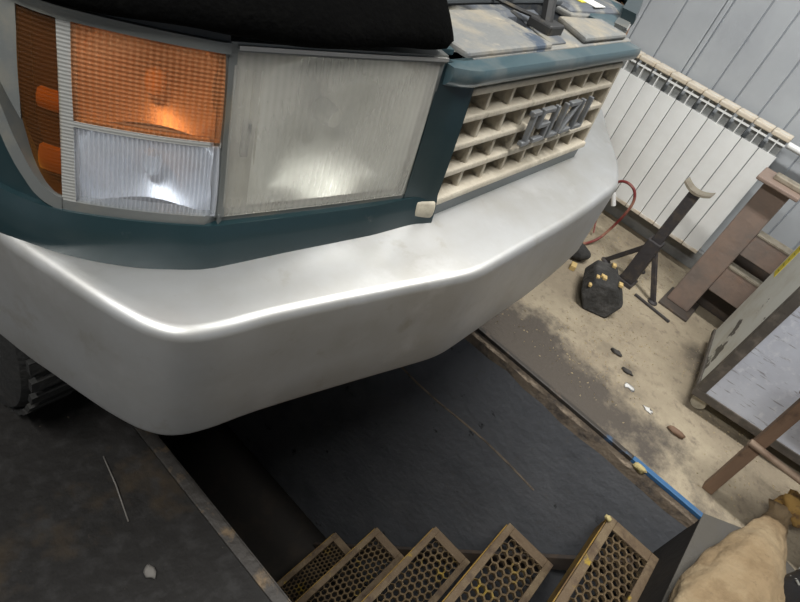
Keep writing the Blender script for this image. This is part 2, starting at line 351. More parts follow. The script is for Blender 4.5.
# horizontal casting seam on the pit wall
m = MB(); m.tube([(PX1 + .0055, y, -.42 + .012 * math.sin(y * 9)) for y in [PY0 + .4 + .12 * k for k in range(14)]], .009, 6)
struct(m.build('trim_4', 'pit_lip', loc=(0, 0, 0), smooth=True), 'pale mortar seam on the dark pit wall')

# heated wall: a board plus separate vertical panels
wr = struct(MB().box(WX + .012, WX + .15, -3.6, 4.8, 0, 2.9).build('wall_right', 'wall_back', loc=(0, 0, 0)), 'blue-grey panelled wall behind the radiator')
edges = [.788, .64, .615, .484, .377, .262]
ye = [4.8]
y = .788
back = []
while y < 4.6: y += .145; back.append(min(y, 4.8))
front = []; y = .262
while y > -3.5: y -= .118; front.append(max(y, -3.6))
allE = sorted(set(back + edges + front))
for a, b in zip(allE[:-1], allE[1:]):
    if b - a < .01: continue
    MB().box(WX - (.006 if b - a < .03 else .0), WX + .012, a + .0025, b - .0025, .10, 2.9).build('wall_panel', 'wall_paint', wr, bevel=.003)
struct(MB().box(WX - .025, WX + .02, -3.6, 4.8, 0, .10).build('baseboard_right', 'base_concrete', loc=(0, 0, 0), bevel=.004), 'low grey concrete plinth below the radiator')
struct(MB().box(-2.6, WX + .15, 4.8, 4.95, 0, 2.9).build('wall_back', 'wall_back', loc=(0, 0, 0)), 'plain grey garage wall behind the car')
struct(MB().box(-2.75, -2.6, -3.6, 4.95, 0, 2.9).build('wall_left', 'wall_back', loc=(0, 0, 0)), 'plain grey garage side wall')
m = MB(); m.box(-2.75, -1.3, -3.75, -3.6, 0, 2.9); m.box(1.9, WX + .15, -3.75, -3.6, 0, 2.9); m.box(-1.3, 1.9, -3.75, -3.6, 2.5, 2.9)
struct(m.build('wall_front', 'wall_back', loc=(0, 0, 0)), 'garage front wall with the open gateway')
struct(MB().box(-2.75, WX + .15, -3.75, 4.95, 2.9, 3.0).build('ceiling', 'ceiling', loc=(0, 0, 0)), 'grey garage ceiling')
# ceiling tube fittings (each with its own light)
names = ['white tube light on the ceiling above the radiator', 'white tube light on the ceiling beside the car front', 'faint white tube light on the ceiling near the side wall']
for (x, y, z, L, w, P), lb in zip(TUBES, names):
    t = thing('ceiling_light', lb, 'lamp', (x, y, z), 'tube lights on the ceiling')
    MB().box(x - .07, x + .07, y - L / 2, y + L / 2, z + .06, z + .148).build('housing', 'lamp_body', t, bevel=.01)
    for dx in (-.035, .035): MB().tube([(x + dx, y - L / 2 + .03, z + .04), (x + dx, y + L / 2 - .03, z + .04)], .013, 10).build('tube', 'tube', t, smooth=True)
    ld = bpy.data.lights.new('tube_glow', 'AREA'); ld.shape = 'RECTANGLE'; ld.size = w; ld.size_y = L; ld.energy = P; ld.color = (1.0, 0.985, 0.955)
    lo = bpy.data.objects.new('tube_glow', ld); COL.objects.link(lo); lo.location = (0, 0, .02); lo.parent = t

# ------------------------------------------------------------------ floor plates
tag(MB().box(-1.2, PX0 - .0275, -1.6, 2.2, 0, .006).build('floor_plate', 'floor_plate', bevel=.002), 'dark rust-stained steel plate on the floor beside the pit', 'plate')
m = MB(); m.prism([(.40, PY0 + .005), (1.56, PY0 + .005), (1.66, -.62), (1.50, -1.2), (.40, -1.2)], .005)
tag(m.build('floor_plate', 'grey_slab'), 'grey sheet on the floor at the head of the pit steps', 'plate')

# ------------------------------------------------------------------ the car
CX = 1.03
car = thing('car', 'dark teal off-road car with dusty grille and silver bumper over the pit', 'car', (CX, 2.2, 0))

def catmull(P, per=12):
    out = []
    for k in range(len(P) - 1):
        p0 = P[max(k - 1, 0)]; p1 = P[k]; p2 = P[k + 1]; p3 = P[min(k + 2, len(P) - 1)]
        for i in range(per):
            t = i / per
            out.append(tuple(.5 * (2 * b + (c - a) * t + (2 * a - 5 * b + 4 * c - d) * t * t + (-a + 3 * b - 3 * c + d) * t ** 3) for a, b, c, d in zip(p0, p1, p2, p3)))
    out.append(tuple(P[-1])); return out

# plan of the lamp face, from the grille edge round the corner to the flank
FACE = catmull([(.79, .392), (.74, .397), (.69, .416), (.54, .449), (.39, .485), (.376, .489), (.32, .523), (.262, .568), (.240, .598), (.225, .632), (.212, .675), (.203, .735), (.2, .82)])
ARC = [0]
for a, b in zip(FACE[:-1], FACE[1:]): ARC.append(ARC[-1] + math.dist(a, b))
def t_of_x(x):
    for k in range(len(FACE) - 1):
        if FACE[k][0] >= x >= FACE[k + 1][0]:
            f = (FACE[k][0] - x) / max(FACE[k][0] - FACE[k + 1][0], 1e-9); return ARC[k] + f * (ARC[k + 1] - ARC[k])
    return ARC[-1]
def face_at(t):
    t = min(max(t, 0), ARC[-1] - 1e-6)
    k = max(i for i in range(len(ARC) - 1) if ARC[i] <= t)
    f = (t - ARC[k]) / (ARC[k + 1] - ARC[k])
    a, b = FACE[k], FACE[k + 1]
    d = Vector((b[0] - a[0], b[1] - a[1])).normalized()
    return Vector((a[0] + f * (b[0] - a[0]), a[1] + f * (b[1] - a[1]))), Vector((-d.y, d.x))  # outward normal
LEAN = .09
def fpt(t, z, off=0):
    p, nr = face_at(t)
    o = off + LEAN * (1.045 - z)
    return Vector((p.x + nr.x * o, p.y + nr.y * o, z)), Vector((-nr.x, -nr.y, 0))
if fpt(.2, 1.0)[1].y < 0: raise SystemExit('normal')
def patch(mb, x0, x1, z0, z1, off=0, th=.01, nt=10, nz=4, bulge=0):
    t0, t1 = t_of_x(x0), t_of_x(x1)
    def f(u, v):
        t = t0 + (t1 - t0) * u
        za = z0(u) if callable(z0) else z0; zb = z1(u) if callable(z1) else z1
        z = za + (zb - za) * v
        return fpt(t, z, (off(u) if callable(off) else off) + bulge * (1 - (2 * v - 1) ** 2))
    mb.slab(f, nt, nz, th, lambda u, v: (t0 + (t1 - t0) * u, (z0(u) if callable(z0) else z0) * (1 - v) + (z1(u) if callable(z1) else z1) * v))
    return mb
def both(fn):
    """run a builder for the near (car's right) corner and mirrored for the other"""
    fn(lambda mb: mb); fn(lambda mb: mb.mirror(CX))

LT, LB = 1.046, .846        # lamp top and bottom
def lamps(S):
    # headlight
    hl = S(patch(MB(), .686, .386, LB - .004, LT + .004, -.075, .006, 12, 4)).build('headlight', 'bowl_grey', car, smooth=True)
    def bowl(u, v):
        t0, t1 = t_of_x(.664), t_of_x(.425)
        a, b = 2 * u - 1, 2 * v - 1
        r = max(abs(a), abs(b)) * .55 + .45 * min(1.42, math.hypot(a, b))
        d = -.068 * max(0, 1 - r * r)
        p, q = fpt(t0 + (t1 - t0) * u, LB + .006 + (LT - LB - .012) * v, -.006 + d); return p
    S(MB().grid(bowl, 28, 20)).build('reflector', 'chrome', hl, smooth='all', fix=False)
    S(MB().lathe([(.0, -.02), (.012, -.02), (.016, -.005), (.016, .01), (.009, .02), (0, .022)], fpt(t_of_x(.55), .945, -.06)[0], 'y', 14)).build('bulb', 'chrome', hl, smooth=True)
    S(patch(MB(), .430, .39, LB + .003, LT - .003, -.008, .004, 4, 4)).build('side_plate', 'bowl_grey', hl, smooth=True)
    S(MB().obox(fpt(t_of_x(.413), .945, -.002)[0], (.004, -.002, 0), (.002, .004, 0), (0, 0, .022))).build('adjuster', 'gasket', hl, bevel=.001)
    S(patch(MB(), .668, .39, LB, LT, .004, .004, 24, 10, .004)).build('lens', 'hl_lens', hl, smooth=True)
    m = MB()
    patch(m, .676, .384, LT, LT + .010, .006, .03, 20, 1); patch(m, .676, .384, LB - .007, LB, .002, .03, 20, 1)
    patch(m, .3925, .3835, LB, LT, .005, .03, 2, 4); patch(m, .676, .668, LB, LT, .003, .03, 2, 4)
    S(m).build('bezel', 'bezel', hl, smooth=True)
    S(patch(MB(), .676, .392, LT + .003, LT + .0075, .009, .01, 20, 1)).build('bright_trim', 'silver', hl, smooth=True)
    # corner combination lamp: amber over clear, ribbed strip, side marker
    il = S(patch(MB(), .384, .262, LB, LT, -.05, .005, 12, 4)).build('corner_lamp', 'bowl_grey', car, smooth=True)
    def bw(za, zb, deep, xa, xb):
        def f(u, v):
            t0, t1 = t_of_x(xa), t_of_x(xb); a, b = 2 * u - 1, 2 * v - 1
            p, q = fpt(t0 + (t1 - t0) * u, za + (zb - za) * v, -.005 - deep * max(0, 1 - (a * a * .9 + b * b * .6))); return p
        return f
    S(MB().grid(bw(.944, LT - .004, .04, .378, .268), 20, 14)).build('reflector', 'chrome', il, smooth='all', fix=False)
    S(MB().grid(bw(LB + .004, .940, .045, .378, .268), 20, 14)).build('reflector', 'chrome', il, smooth='all', fix=False)
    for zc in (.99, .895): S(MB().lathe([(0, -.016), (.009, -.012), (.012, 0), (.009, .012), (0, .016)], fpt(t_of_x(.325), zc, -.026)[0], 'z', 12)).build('bulb', 'marker_glow' if zc > .95 else 'chrome', il, smooth=True)
    S(patch(MB(), .379, .267, .946, LT - .003, .006, .004, 24, 8, .003)).build('amber_lens', 'amber_lens', il, smooth=True)
    S(patch(MB(), .379, .267, LB + .004, .940, .006, .004, 24, 8, .003)).build('clear_lens', 'clear_lens', il, smooth=True)
    S(patch(MB(), .380, .266, .940, .946, .007, .012, 24, 1)).build('divider', 'trim_ribbed', il, smooth=True)
    rnd = lambda u: LB + .004 + .028 * u * u
    S(patch(MB(), .267, .2585, LB + .004, LT - .002, .007, .012, 4, 12)).build('ribbed_strip', 'trim_ribbed', il, smooth=True)
    sm = S(patch(MB(), .2585, .2395, lambda u: LB + .014 + .075 * u * u, LT - .002, -.012, .01, 8, 10)).build('marker_back', 'trestle_dark', il, smooth=True)
    for zc, h in ((.955, .010), (.888, .014)):
        S(patch(MB(), .2575, .244, zc - h, zc + h, -.004, .006, 5, 3, .003)).build('marker_reflector', 'marker_glow', il, smooth=True)
    S(patch(MB(), .2585, .2390, lambda u: LB + .010 + .075 * u * u, LT - .002, .006, .003, 10, 12, .003)).build('side_marker_lens', 'marker_lens', il, smooth=True)
    m = MB()
    patch(m, .384, .22, LT - .002, LT + .009, .008, .03, 20, 1)
    patch(m, .2390, .2265, lambda u: LB + .085 + .05 * u, LT, .008, .02, 5, 12)
    patch(m, .3845, .2585, LB - .008, LB + .005, .008, .02, 20, 1)
    patch(m, .2585, .2265, lambda u: LB - .008 + .088 * u ** 1.9, lambda u: LB + .008 + .118 * u ** 1.7, .009, .02, 14, 1)
    patch(m, .3835, .379, LB, LT, .004, .03, 2, 6)
    S(m).build('bezel', 'bezel', il, smooth=True)
    m = MB(); patch(m, .384, .215, LT + .0095, LT + .018, .004, .02, 24, 1)
    S(m).build('gasket', 'gasket', il, smooth=True)
both(lamps)

def skins(S):
    # pillar between headlight and grille, valance under the lamps, flank
    S(patch(MB(), .736, .674, .78, 1.046, .001, .035, 10, 12, .004)).build('lamp_pillar', 'green', car, smooth=True)
    S(patch(MB(), .738, .2005, lambda u: .755, lambda u: LB - .007, lambda u: .001 + .010 * min(1, u / .16), .03, 60, 8, .006)).build('valance', 'green', car, smooth=True)
    S(patch(MB(), .256, .2003, .755, lambda u: LB - .004 + (LT + .03 - LB) * min(1, u / .45) ** 1.9, .004, .02, 30, 10)).build('corner_panel', 'green', car, smooth=True)
    S(patch(MB(), .705, .43, 1.044, 1.053, -.022, .06, 16, 1)).build('lamp_top_panel', 'green_lit_dusty', car, smooth=True)
    S(patch(MB(), .368, .2003, 1.058, 1.070, -.004, .07, 40, 2, .004)).build('fender_nose', 'green', car, smooth=True)
    # fender flank with its wheel opening and top
    ya, yb, N = .80, 1.95, 46
    cy, cz, r = 1.10, .40, .46
    def flank(u, v):
        y = ya + (yb - ya) * u
        zb = .60
        if abs(y - cy) < r: zb = max(zb, cz + math.sqrt(r * r - (y - cy) ** 2))
        if y > cy + r - .02: zb = .42
        z = zb + (1.07 - zb) * v
        return Vector((.2 + .012 * abs(z - .85), y, z)), Vector((1, 0, 0))
    S(MB().slab(flank, N, 6, .012)).build('fender', 'green', car, smooth=30)
    def ftop(u, v):
        y = .60 + 1.4 * u
        x0 = .203 if y > .72 else face_at(t_of_x(.2003) * .0 + max(0, ARC[-1] - (.82 - y) * 1.0))[0].x
        x = x0 + (.40 - x0) * v
        return Vector((x, y, 1.072 - .004 * abs(2 * v - 1))), Vector((0, 0, -1))
    S(MB().slab(ftop, 24, 4, .012)).build('fender_top', 'green', car, smooth=True)
    S(MB().box(.40, .42, .56, 1.6, .62, 1.072)).build('inner_fender', 'engine_grey', car)
    S(MB().add and MB().box(.40, .44, .50, .58, .62, 1.05)).build('lamp_support', 'engine_grey', car)
    # wheel
    wx, wy, wz, R = .335, 1.10, .365, .365
    w = S(MB().lathe([(.19, -.10), (R - .05, -.115), (R - .015, -.105), (R, -.075), (R, .075), (R - .015, .105), (R - .05, .115), (.19, .10)], (wx, wy, wz), 'x', 48)).build('wheel', 'rubber', car, smooth=30)
    m = MB()
    for k in range(40):
        a = 2 * math.pi * k / 40
        for s_, o_ in ((-1, 0), (1, .5)):
            aa = a + o_ * 2 * math.pi / 40
            c = Vector((wx + s_ * .055, wy + (R + .002) * math.cos(aa), wz + (R + .002) * math.sin(aa)))
            m.obox(c, (.042, 0, 0), (0, -.016 * math.sin(aa), .016 * math.cos(aa)), (0, .006 * math.cos(aa), .006 * math.sin(aa)))
    o = S(m).build('tread_blocks', 'rubber', w); o['kind'] = 'stuff'
    S(MB().lathe([(0, -.118), (.05, -.118), (.065, -.108), (.15, -.104), (.185, -.114), (.197, -.112), (.197, .112), (0, .112)], (wx, wy, wz), 'x', 32)).build('rim', 'bezel', w, smooth=30)
both(skins)
patch(MB(), .60, .2003, 1.046, 1.076, .010, .035, 50, 3, .004).mirror(CX).build('fender_lip', 'green', car, smooth=True)
patch(MB(), .736, .702, .802, .832, .0070, .008, 6, 4, .004).build('corner_plug', 'caster', car, smooth=True, bevel=.005, seg=3)

# grille, top bar
GX0, GX1, GZ0, GZ1, GY = .734, 1.302, .826, 1.010, .384
def gy(z): return GY + .012 * (z - GZ0) / (GZ1 - GZ0)
gr = MB().box(GX0 - .02, GX1 + .02, .445, .46, GZ0 - .02, GZ1 + .02).build('grille', 'core', car)
def gbar(z0, z1, y0, y1, x0=GX0, x1=GX1):
    m = MB(); a, b = gy(z0), gy(z1)
    m.add([(x0, a + y0, z0), (x1, a + y0, z0), (x1, a + y1, z0), (x0, a + y1, z0), (x0, b + y0, z1), (x1, b + y0, z1), (x1, b + y1, z1), (x0, b + y1, z1)],
          [(0, 3, 2, 1), (4, 5, 6, 7), (0, 1, 5, 4), (1, 2, 6, 5), (2, 3, 7, 6), (3, 0, 4, 7)]); return m
rows, cols = 4, 8
pz = (GZ1 - GZ0) / rows; px = (GX1 - GX0) / cols
for k in range(1, rows): gbar(GZ0 + k * pz - .0055, GZ0 + k * pz + .0055, -.002, .04).build('grille_bar', 'grille', gr, bevel=.003)
for k in range(1, cols): gbar(GZ0, GZ1, .004, .045, GX0 + k * px - .004, GX0 + k * px + .004).build('grille_divider', 'grille', gr, bevel=.0015)
gbar(GZ1 - .007, GZ1 + .004, -.004, .05).build('grille_frame', 'grille', gr, bevel=.002)
gbar(GZ0 - .006, GZ0 + .008, -.008, .05, GX0 - .004, GX1 + .004).build('grille_frame', 'grille', gr, bevel=.004)
gbar(GZ0, GZ1, -.002, .05, GX0 - .006, GX0 + .004).build('grille_frame', 'grille', gr, bevel=.002)
gbar(GZ0, GZ1, -.002, .05, GX1 - .004, GX1 + .006).build('grille_frame', 'grille', gr, bevel=.002)
# raised block letters
LETTERS = {'I': [[(0, 1), (.5, 1)], [(.25, 1), (.25, 0)], [(0, 0), (.5, 0)]],
           'S': [[(1, 1), (0, 1)], [(0, 1), (0, .5)], [(0, .5), (1, .5)], [(1, .5), (1, 0)], [(1, 0), (0, 0)]],
           'U': [[(0, 1), (0, 0)], [(0, 0), (1, 0)], [(1, 0), (1, 1)]],
           'Z': [[(0, 1), (1, 1)], [(1, 1), (0, 0)], [(0, 0), (1, 0)]]}
lx = .945; LH, LZ = .056, .897
for ch in 'ISUZU':
    w = .022 if ch == 'I' else .037
    m = MB()
    for a, b in LETTERS[ch]:
        sx = .022 / .5 if ch == 'I' else w
        A = Vector((lx + a[0] * sx, gy(LZ + a[1] * LH) - .012, LZ + a[1] * LH)); B = Vector((lx + b[0] * sx, gy(LZ + b[1] * LH) - .012, LZ + b[1] * LH))
        d = (B - A).normalized() * .004
        m.beam(A - d, B + d, .0085, .010, (0, -1, 0))
    m.build('badge_letter', 'badge', gr, bevel=.0015)
    lx += (.022 if ch == 'I' else w) + .018
m = MB()
def topbar(u, v):
    x = .682 + (1.318 - .682) * u
    a = math.pi * (.06 + v * .60)
    e = max(0, 1 - u / .06) ** 2
    return Vector((x, .400 - .022 * math.sin(a) + .024 * e, 1.032 - .021 * math.cos(a) + .006 - .004 * e)), Vector((0, 1, 0))
m.slab(topbar, 40, 12, .03)
m.build('bonnet_ledge', 'green_lit_dusty', car, smooth=True)
MB().box(.725, 1.30, .382, .44, .785, .823).build('lower_valance', 'green', car, bevel=.006)
# slam panel and what lies behind it
sp = MB().box(.69, 2 * CX - .70, .418, .50, 1.036, 1.046).build('slam_panel', 'slam', car, bevel=.004)
MB().box(.73, .99, .420, .555, 1.040, 1.054).build('pressed_plate', 'slam', sp, bevel=.005)
m = MB(); m.prism([(1.12, .422), (1.325, .422), (1.335, .497), (1.17, .515)], .012, 'xy', 1.046)
m.build('pressed_plate', 'slam', sp, bevel=.005)
m = MB(); m.prism([(1.00, .43), (1.06, .43), (1.15, .56), (1.06, .56)], .004, 'xy', 1.0455)
m.build('drain_channel', 'engine_grey', sp, bevel=.002)
la = MB().box(1.03, 1.085, .455, .505, 1.046, 1.066).build('bonnet_latch', 'dark_metal', car, bevel=.004)
MB().tube([(1.055, .48, 1.06), (1.068, .50, 1.10), (1.09, .55, 1.16), (1.10, .60, 1.25)], .012, 8).build('latch_post', 'dark_metal', la, smooth=True)
MB().tube([(.98, .60, 1.07), (1.02, .52, 1.066), (1.05, .49, 1.064)], .004, 6).build('latch_cable', 'dark_metal', la, smooth=True)
MB().tube([(.72, .565, 1.058), (.95, .57, 1.06), (1.2, .575, 1.058), (1.38, .57, 1.05)], .006, 8).build('wiring_loom', 'gasket', car, smooth=True)
ab = MB().prism([(1.27, .535), (1.50, .515), (1.56, .56), (1.60, .80), (1.28, .80)], .16, 'xy', .90).build('air_cleaner', 'engine_grey', car, bevel=.015)
MB().prism([(1.262, .528), (1.505, .506), (1.572, .556), (1.612, .81), (1.272, .81)], .012, 'xy', 1.040).build('lid_rim', 'slam', ab, bevel=.004)
MB().prism([(1.285, .548), (1.495, .530), (1.548, .568), (1.582, .78), (1.295, .78)], .012, 'xy', 1.050).build('lid', 'engine_grey', ab, bevel=.005)
MB().box(1.38, 1.435, .535, .585, 1.0625, 1.064).build('warning_label', 'label_white', ab)
MB().box(1.355, 1.379, .56, .60, 1.0625, 1.064).build('warning_label', 'label_yellow', ab)
MB().box(.62, 1.20, .60, .95, .80, 1.02).build('radiator_shroud', 'engine_grey', car, bevel=.02)
MB().lathe([(.12, 0), (.16, .02), (.16, .05), (.10, .06), (.03, .075), (0, .075)], (.95, .78, 1.02), 'z', 28).build('filter_housing', 'dark_metal', car, smooth=30)
MB().box(.46, .66, .66, .92, .80, 1.03).build('battery', 'gasket', car, bevel=.01)
MB().box(.50, 1.50, .98, 1.40, .55, .98).build('engine_block', 'dark_metal', car, bevel=.03)
m = MB(); m.tube([(1.12, .80, 1.05), (1.2, .86, 1.09), (1.28, .82, 1.08)], .03, 12)
m.build('intake_hose', 'gasket', car, smooth=True)
MB().box(.40, 2 * CX - .40, 1.52, 1.56, .55, 1.10).build('firewall', 'engine_grey', car)
MB().box(.72, 1.33, .475, .50, .62, 1.03).build('radiator_panel', 'underbody', car)
# chassis and body behind
m = MB(); m.box(.52, .62, .42, 4.2, .52, .62)
m.build('chassis_rail', 'underbody', car); MB().box(2 * CX - .62, 2 * CX - .52, .42, 4.2, .52, .62).build('chassis_rail', 'underbody', car)
MB().box(.44, 2 * CX - .44, .60, 4.2, .56, .60).build('floor_pan', 'underbody', car)
MB().tube([(.30, 1.10, .365), (2 * CX - .30, 1.10, .365)], .04, 10).build('axle', 'underbody', car, smooth=True)
bs = MB().prism([(1.93, .42), (4.15, .42), (4.15, 1.10), (1.55, 1.10), (1.55, .75), (1.93, .75)], 1.64, 'yz', CX - .82).build('body_shell', 'green', car, bevel=.03)
cb = MB()
cb.add([(.24, 1.75, 1.09), (1.82, 1.75, 1.09), (1.80, 4.13, 1.09), (.26, 4.13, 1.09), (.33, 2.25, 1.78), (1.73, 2.25, 1.78), (1.72, 4.0, 1.80), (.34, 4.0, 1.80)],
       [(0, 3, 2, 1), (4, 5, 6, 7), (0, 1, 5, 4), (1, 2, 6, 5), (2, 3, 7, 6), (3, 0, 4, 7)])
cabn = cb.build('cabin', 'green', car, bevel=.03)
MB().add([(.33, 1.80, 1.15), (1.73, 1.80, 1.15), (1.67, 2.19, 1.71), (.39, 2.19, 1.71)], [(0, 1, 2, 3)]) if False else None
m = MB(); m.add([(.34, 1.79, 1.16), (1.72, 1.79, 1.16), (1.66, 2.175, 1.70), (.40, 2.175, 1.70), (.34, 1.80, 1.17), (1.72, 1.80, 1.17), (1.66, 2.19, 1.70), (.40, 2.19, 1.70)],
              [(0, 1, 2, 3), (7, 6, 5, 4), (0, 4, 5, 1), (1, 5, 6, 2), (2, 6, 7, 3), (3, 7, 4, 0)])
m.build('windscreen', 'glass_dark', cabn)
for s_ in (0, 1):
    for ya, yb in ((2.15, 2.75), (2.85, 3.9)):
        m = MB(); m.add([(.245, ya, 1.15), (.247, yb, 1.15), (.318, yb - .05, 1.70), (.318, ya + .22 * (ya < 2.5), 1.70), (.265, ya, 1.15), (.267, yb, 1.15), (.338, yb - .05, 1.70), (.338, ya + .22 * (ya < 2.5), 1.70)],
                      [(0, 1, 2, 3), (7, 6, 5, 4), (0, 4, 5, 1), (1, 5, 6, 2), (2, 6, 7, 3), (3, 7, 4, 0)])
        if s_: m.mirror(CX)
        m.build('side_window', 'glass_dark', cabn)
# raised bonnet on its hinge
bn = MB()
def bonnet(u, v):
    x = .26 + (2 * CX - .52) * u
    s_ = v * 1.05; a = math.radians(62)
    return Vector((x, 1.52 - s_ * math.cos(a), 1.10 + s_ * math.sin(a) + .03 * math.sin(math.pi * u))), Vector((0, math.sin(a), math.cos(a)))
bn.slab(bonnet, 16, 10, .025)
bo = bn.build('bonnet', 'green', car, smooth=30)

# bumper: swept sheet with a broad top, rolled edge, tall face and a return below
OUT = [(.158, .76), (.189, .598), (.205, .535), (.220, .478), (.233, .435), (.250, .395), (.275, .367), (.315, .351), (.38, .338), (.47, .315), (.565, .289), (.64, .268), (.69, .2545), (.72, .249), (.76, .247), (.90, .247), (CX, .247)]
INN = [(.24, .76), (.25, .67), (.255, .62), (.265, .57), (.28, .535), (.30, .505), (.33, .485), (.36, .472), (.41, .46), (.49, .445), (.58, .43), (.65, .42), (.695, .415), (.72, .415), (.76, .415), (.90, .415), (CX, .415)]
def dense(P):
    return catmull(P, 4)
oh, ih = dense(OUT), dense(INN)
FAR_O = [(CX, .247), (1.16, .252), (1.30, .262), (1.335, .268), (1.36, .277), (1.43, .309), (1.49, .345), (1.55, .386), (1.62, .432), (1.69, .475), (1.75, .515), (1.795, .555), (1.82, .595), (1.835, .635), (1.845, .68), (1.855, .72), (1.87, .80)]
op = oh + catmull(FAR_O, 4)[1:]
FAR_I = [(CX, .415), (1.16, .415), (1.30, .415), (1.33, .418), (1.35, .42), (1.40, .43), (1.45, .445), (1.50, .46), (1.55, .48), (1.60, .51), (1.65, .55), (1.69, .59), (1.72, .63), (1.74, .66), (1.755, .70), (1.77, .74), (1.785, .80)]
ip = ih + catmull(FAR_I, 4)[1:]
BT, BB, BR = .786, .578, .016
IZN = [.774, .774, .774, .774, .774, .774, .775, .776, .780, .787, .791, .793, .795, .796, .796, .796, .796]
izh = [p[0] for p in catmull([(z, 0) for z in IZN], 4)]
IZ = izh + [.796] * (len(op) - len(izh))
prof_rows = []
for k in range(len(op)):
    a = op[max(k - 1, 0)]; b = op[min(k + 1, len(op) - 1)]
    d = Vector((b[0] - a[0], b[1] - a[1])).normalized(); nr = Vector((d.y, -d.x))     # outward (towards the viewer side)
    O = Vector(op[k]); I = Vector(ip[k]); row = []
    row.append((I.x, I.y, IZ[k]))
    e = O - nr * BR
    for f in (.75, .5, .25): row.append((e.x + (I.x - e.x) * f, e.y + (I.y - e.y) * f, BT + (IZ[k] - BT) * f))
    for i in range(7):
        an = math.pi / 2 * i / 6
        row.append((e.x + nr.x * BR * math.sin(an), e.y + nr.y * BR * math.sin(an), BT - BR + BR * math.cos(an)))
    for f in (.33, .66): row.append((O.x + nr.x * .004 * f, O.y + nr.y * .004 * f, BT - BR + (BB + .015 - BT + BR) * f))
    for i in range(5):
        an = math.pi / 2 * i / 4
        row.append((O.x + nr.x * (.004 - .015 + .015 * math.cos(an)), O.y + nr.y * (.004 - .015 + .015 * math.cos(an)), BB + .015 - .015 * math.sin(an)))
    row.append((O.x - nr.x * .05, O.y - nr.y * .05, BB + .001))
    row.append((O.x - nr.x * .05, O.y - nr.y * .05, BB + .006))
    row.append((O.x - nr.x * .012, O.y - nr.y * .012, BB + .012))
    row.append((O.x - nr.x * .03, O.y - nr.y * .03, BT - .035))
    row.append((I.x, I.y, IZ[k] - .008))
    prof_rows.append(row)
NR = len(prof_rows[0]); m = MB()
vs = [p for r in prof_rows for p in r]; fs = []
for k in range(len(prof_rows) - 1):
    for i in range(NR):
        j = (i + 1) % NR; fs.append((k * NR + i, (k + 1) * NR + i, (k + 1) * NR + j, k * NR + j))
fs.append(tuple(range(NR))); fs.append(tuple(range((len(prof_rows) - 1) * NR, len(prof_rows) * NR)))
m.add(vs, fs)
bp = m.build('bumper', 'silver', car, smooth=35); bp['label'] = 'silver sheet-metal bumper with a rolled edge'
for x in (.60, 2 * CX - .60): MB().box(x - .04, x + .04, .375, .46, .64, .72).build('bumper_bracket', 'underbody', car)

# made-up black padded form in place of a shadowed finger at the lens
def finger_shape(u, v):
    t = t_of_x(.675) + (ARC[-1] * .93 - t_of_x(.675)) * u
    p, nr = face_at(t)
    endf = min(1, (u / .10)) if u < .10 else 1
    endf = math.sqrt(max(0, 1 - (1 - endf) ** 2)) * .96 + .04
    inw = Vector((.35, .94))
    # closed profile in the (inward, up) plane
    a = 2 * math.pi * v
    hx, hz = .19, .034 * endf
    ca, sa = math.cos(a), math.sin(a)
    sgn = lambda q: (q > 0) - (q < 0)
    d = hx - hx * (abs(ca) ** .55) * sgn(ca)
    z = 1.087 + .02 * math.sin(d * 9) + hz * (abs(sa) ** .8) * sgn(sa) + .004 * math.sin(u * 17 + v * 6)
    if d < .05: z -= (.05 - d) * .25
    base = p + nr * .022
    q = base + inw * (d * (.6 + .4 * endf) + (1 - endf) * .02)
    q.x += (1 - endf) * -.0
    return Vector((q.x, q.y, z))
m = MB(); NU, NV = 40, 28
vs = [finger_shape(i / NU, j / NV) for j in range(NV) for i in range(NU + 1)]
fs = [(j * (NU + 1) + i, j * (NU + 1) + i + 1, ((j + 1) % NV) * (NU + 1) + i + 1, ((j + 1) % NV) * (NU + 1) + i) for j in range(NV) for i in range(NU)]
fs.append(tuple(j * (NU + 1) for j in range(NV))); fs.append(tuple(j * (NU + 1) + NU for j in range(NV - 1, -1, -1)))
m.add(vs, fs)
tag(m.build('finger_form', 'finger_black', smooth='all'), 'made-up black form above the headlight, in place of a finger at the lens', 'finger_shape')

# ------------------------------------------------------------------ pit steps
st = thing('pit_steps', 'rusty yellow steel steps with honeycomb treads going down into the pit', 'steps', (1.0, .1, PZ))
SX0, SX1 = .50, 1.455
STEPS = [(-.446, -.266, -.165), (-.268, -.062, -.550), (-.056, .142, -.920), (.170, .356, -1.285), (.375, .53, -1.635)]
def tread_mesh(y0, y1):
    """one honeycomb sheet: hex rings with real holes"""
    m = MB(); p = .036; r = p / math.sqrt(3)
    nx = int((SX1 - SX0 - .07) / (1.5 * r * 1.25)); ny = 5
    wy = (y1 - y0 - .05) / (ny + .5)
    ry = wy / math.sqrt(3) * 1.0; rx = ry * 1.30
    nx = int((SX1 - SX0 - .08) / (1.5 * rx))
    for i in range(nx):
        for j in range(ny):
            cx = SX1 - .04 - rx - 1.5 * rx * i; cy = y0 + .025 + wy * (j + .5 + .5 * (i % 2))
            o_, i_ = [], []
            for k in range(6):
                a = math.pi / 3 * k
                o_.append((cx + rx * math.cos(a), cy + wy / math.sqrt(3) * math.sin(a)))
                i_.append((cx + rx * .78 * math.cos(a), cy + wy / math.sqrt(3) * .78 * math.sin(a)))
            v = [(x, y, 0) for x, y in o_] + [(x, y, .003) for x, y in i_] + [(x, y, -.010) for x, y in i_]
            f = [(k, (k + 1) % 6, 6 + (k + 1) % 6, 6 + k) for k in range(6)] + [(6 + k, 6 + (k + 1) % 6, 12 + (k + 1) % 6, 12 + k) for k in range(6)]
            m.add(v, f)
    return m
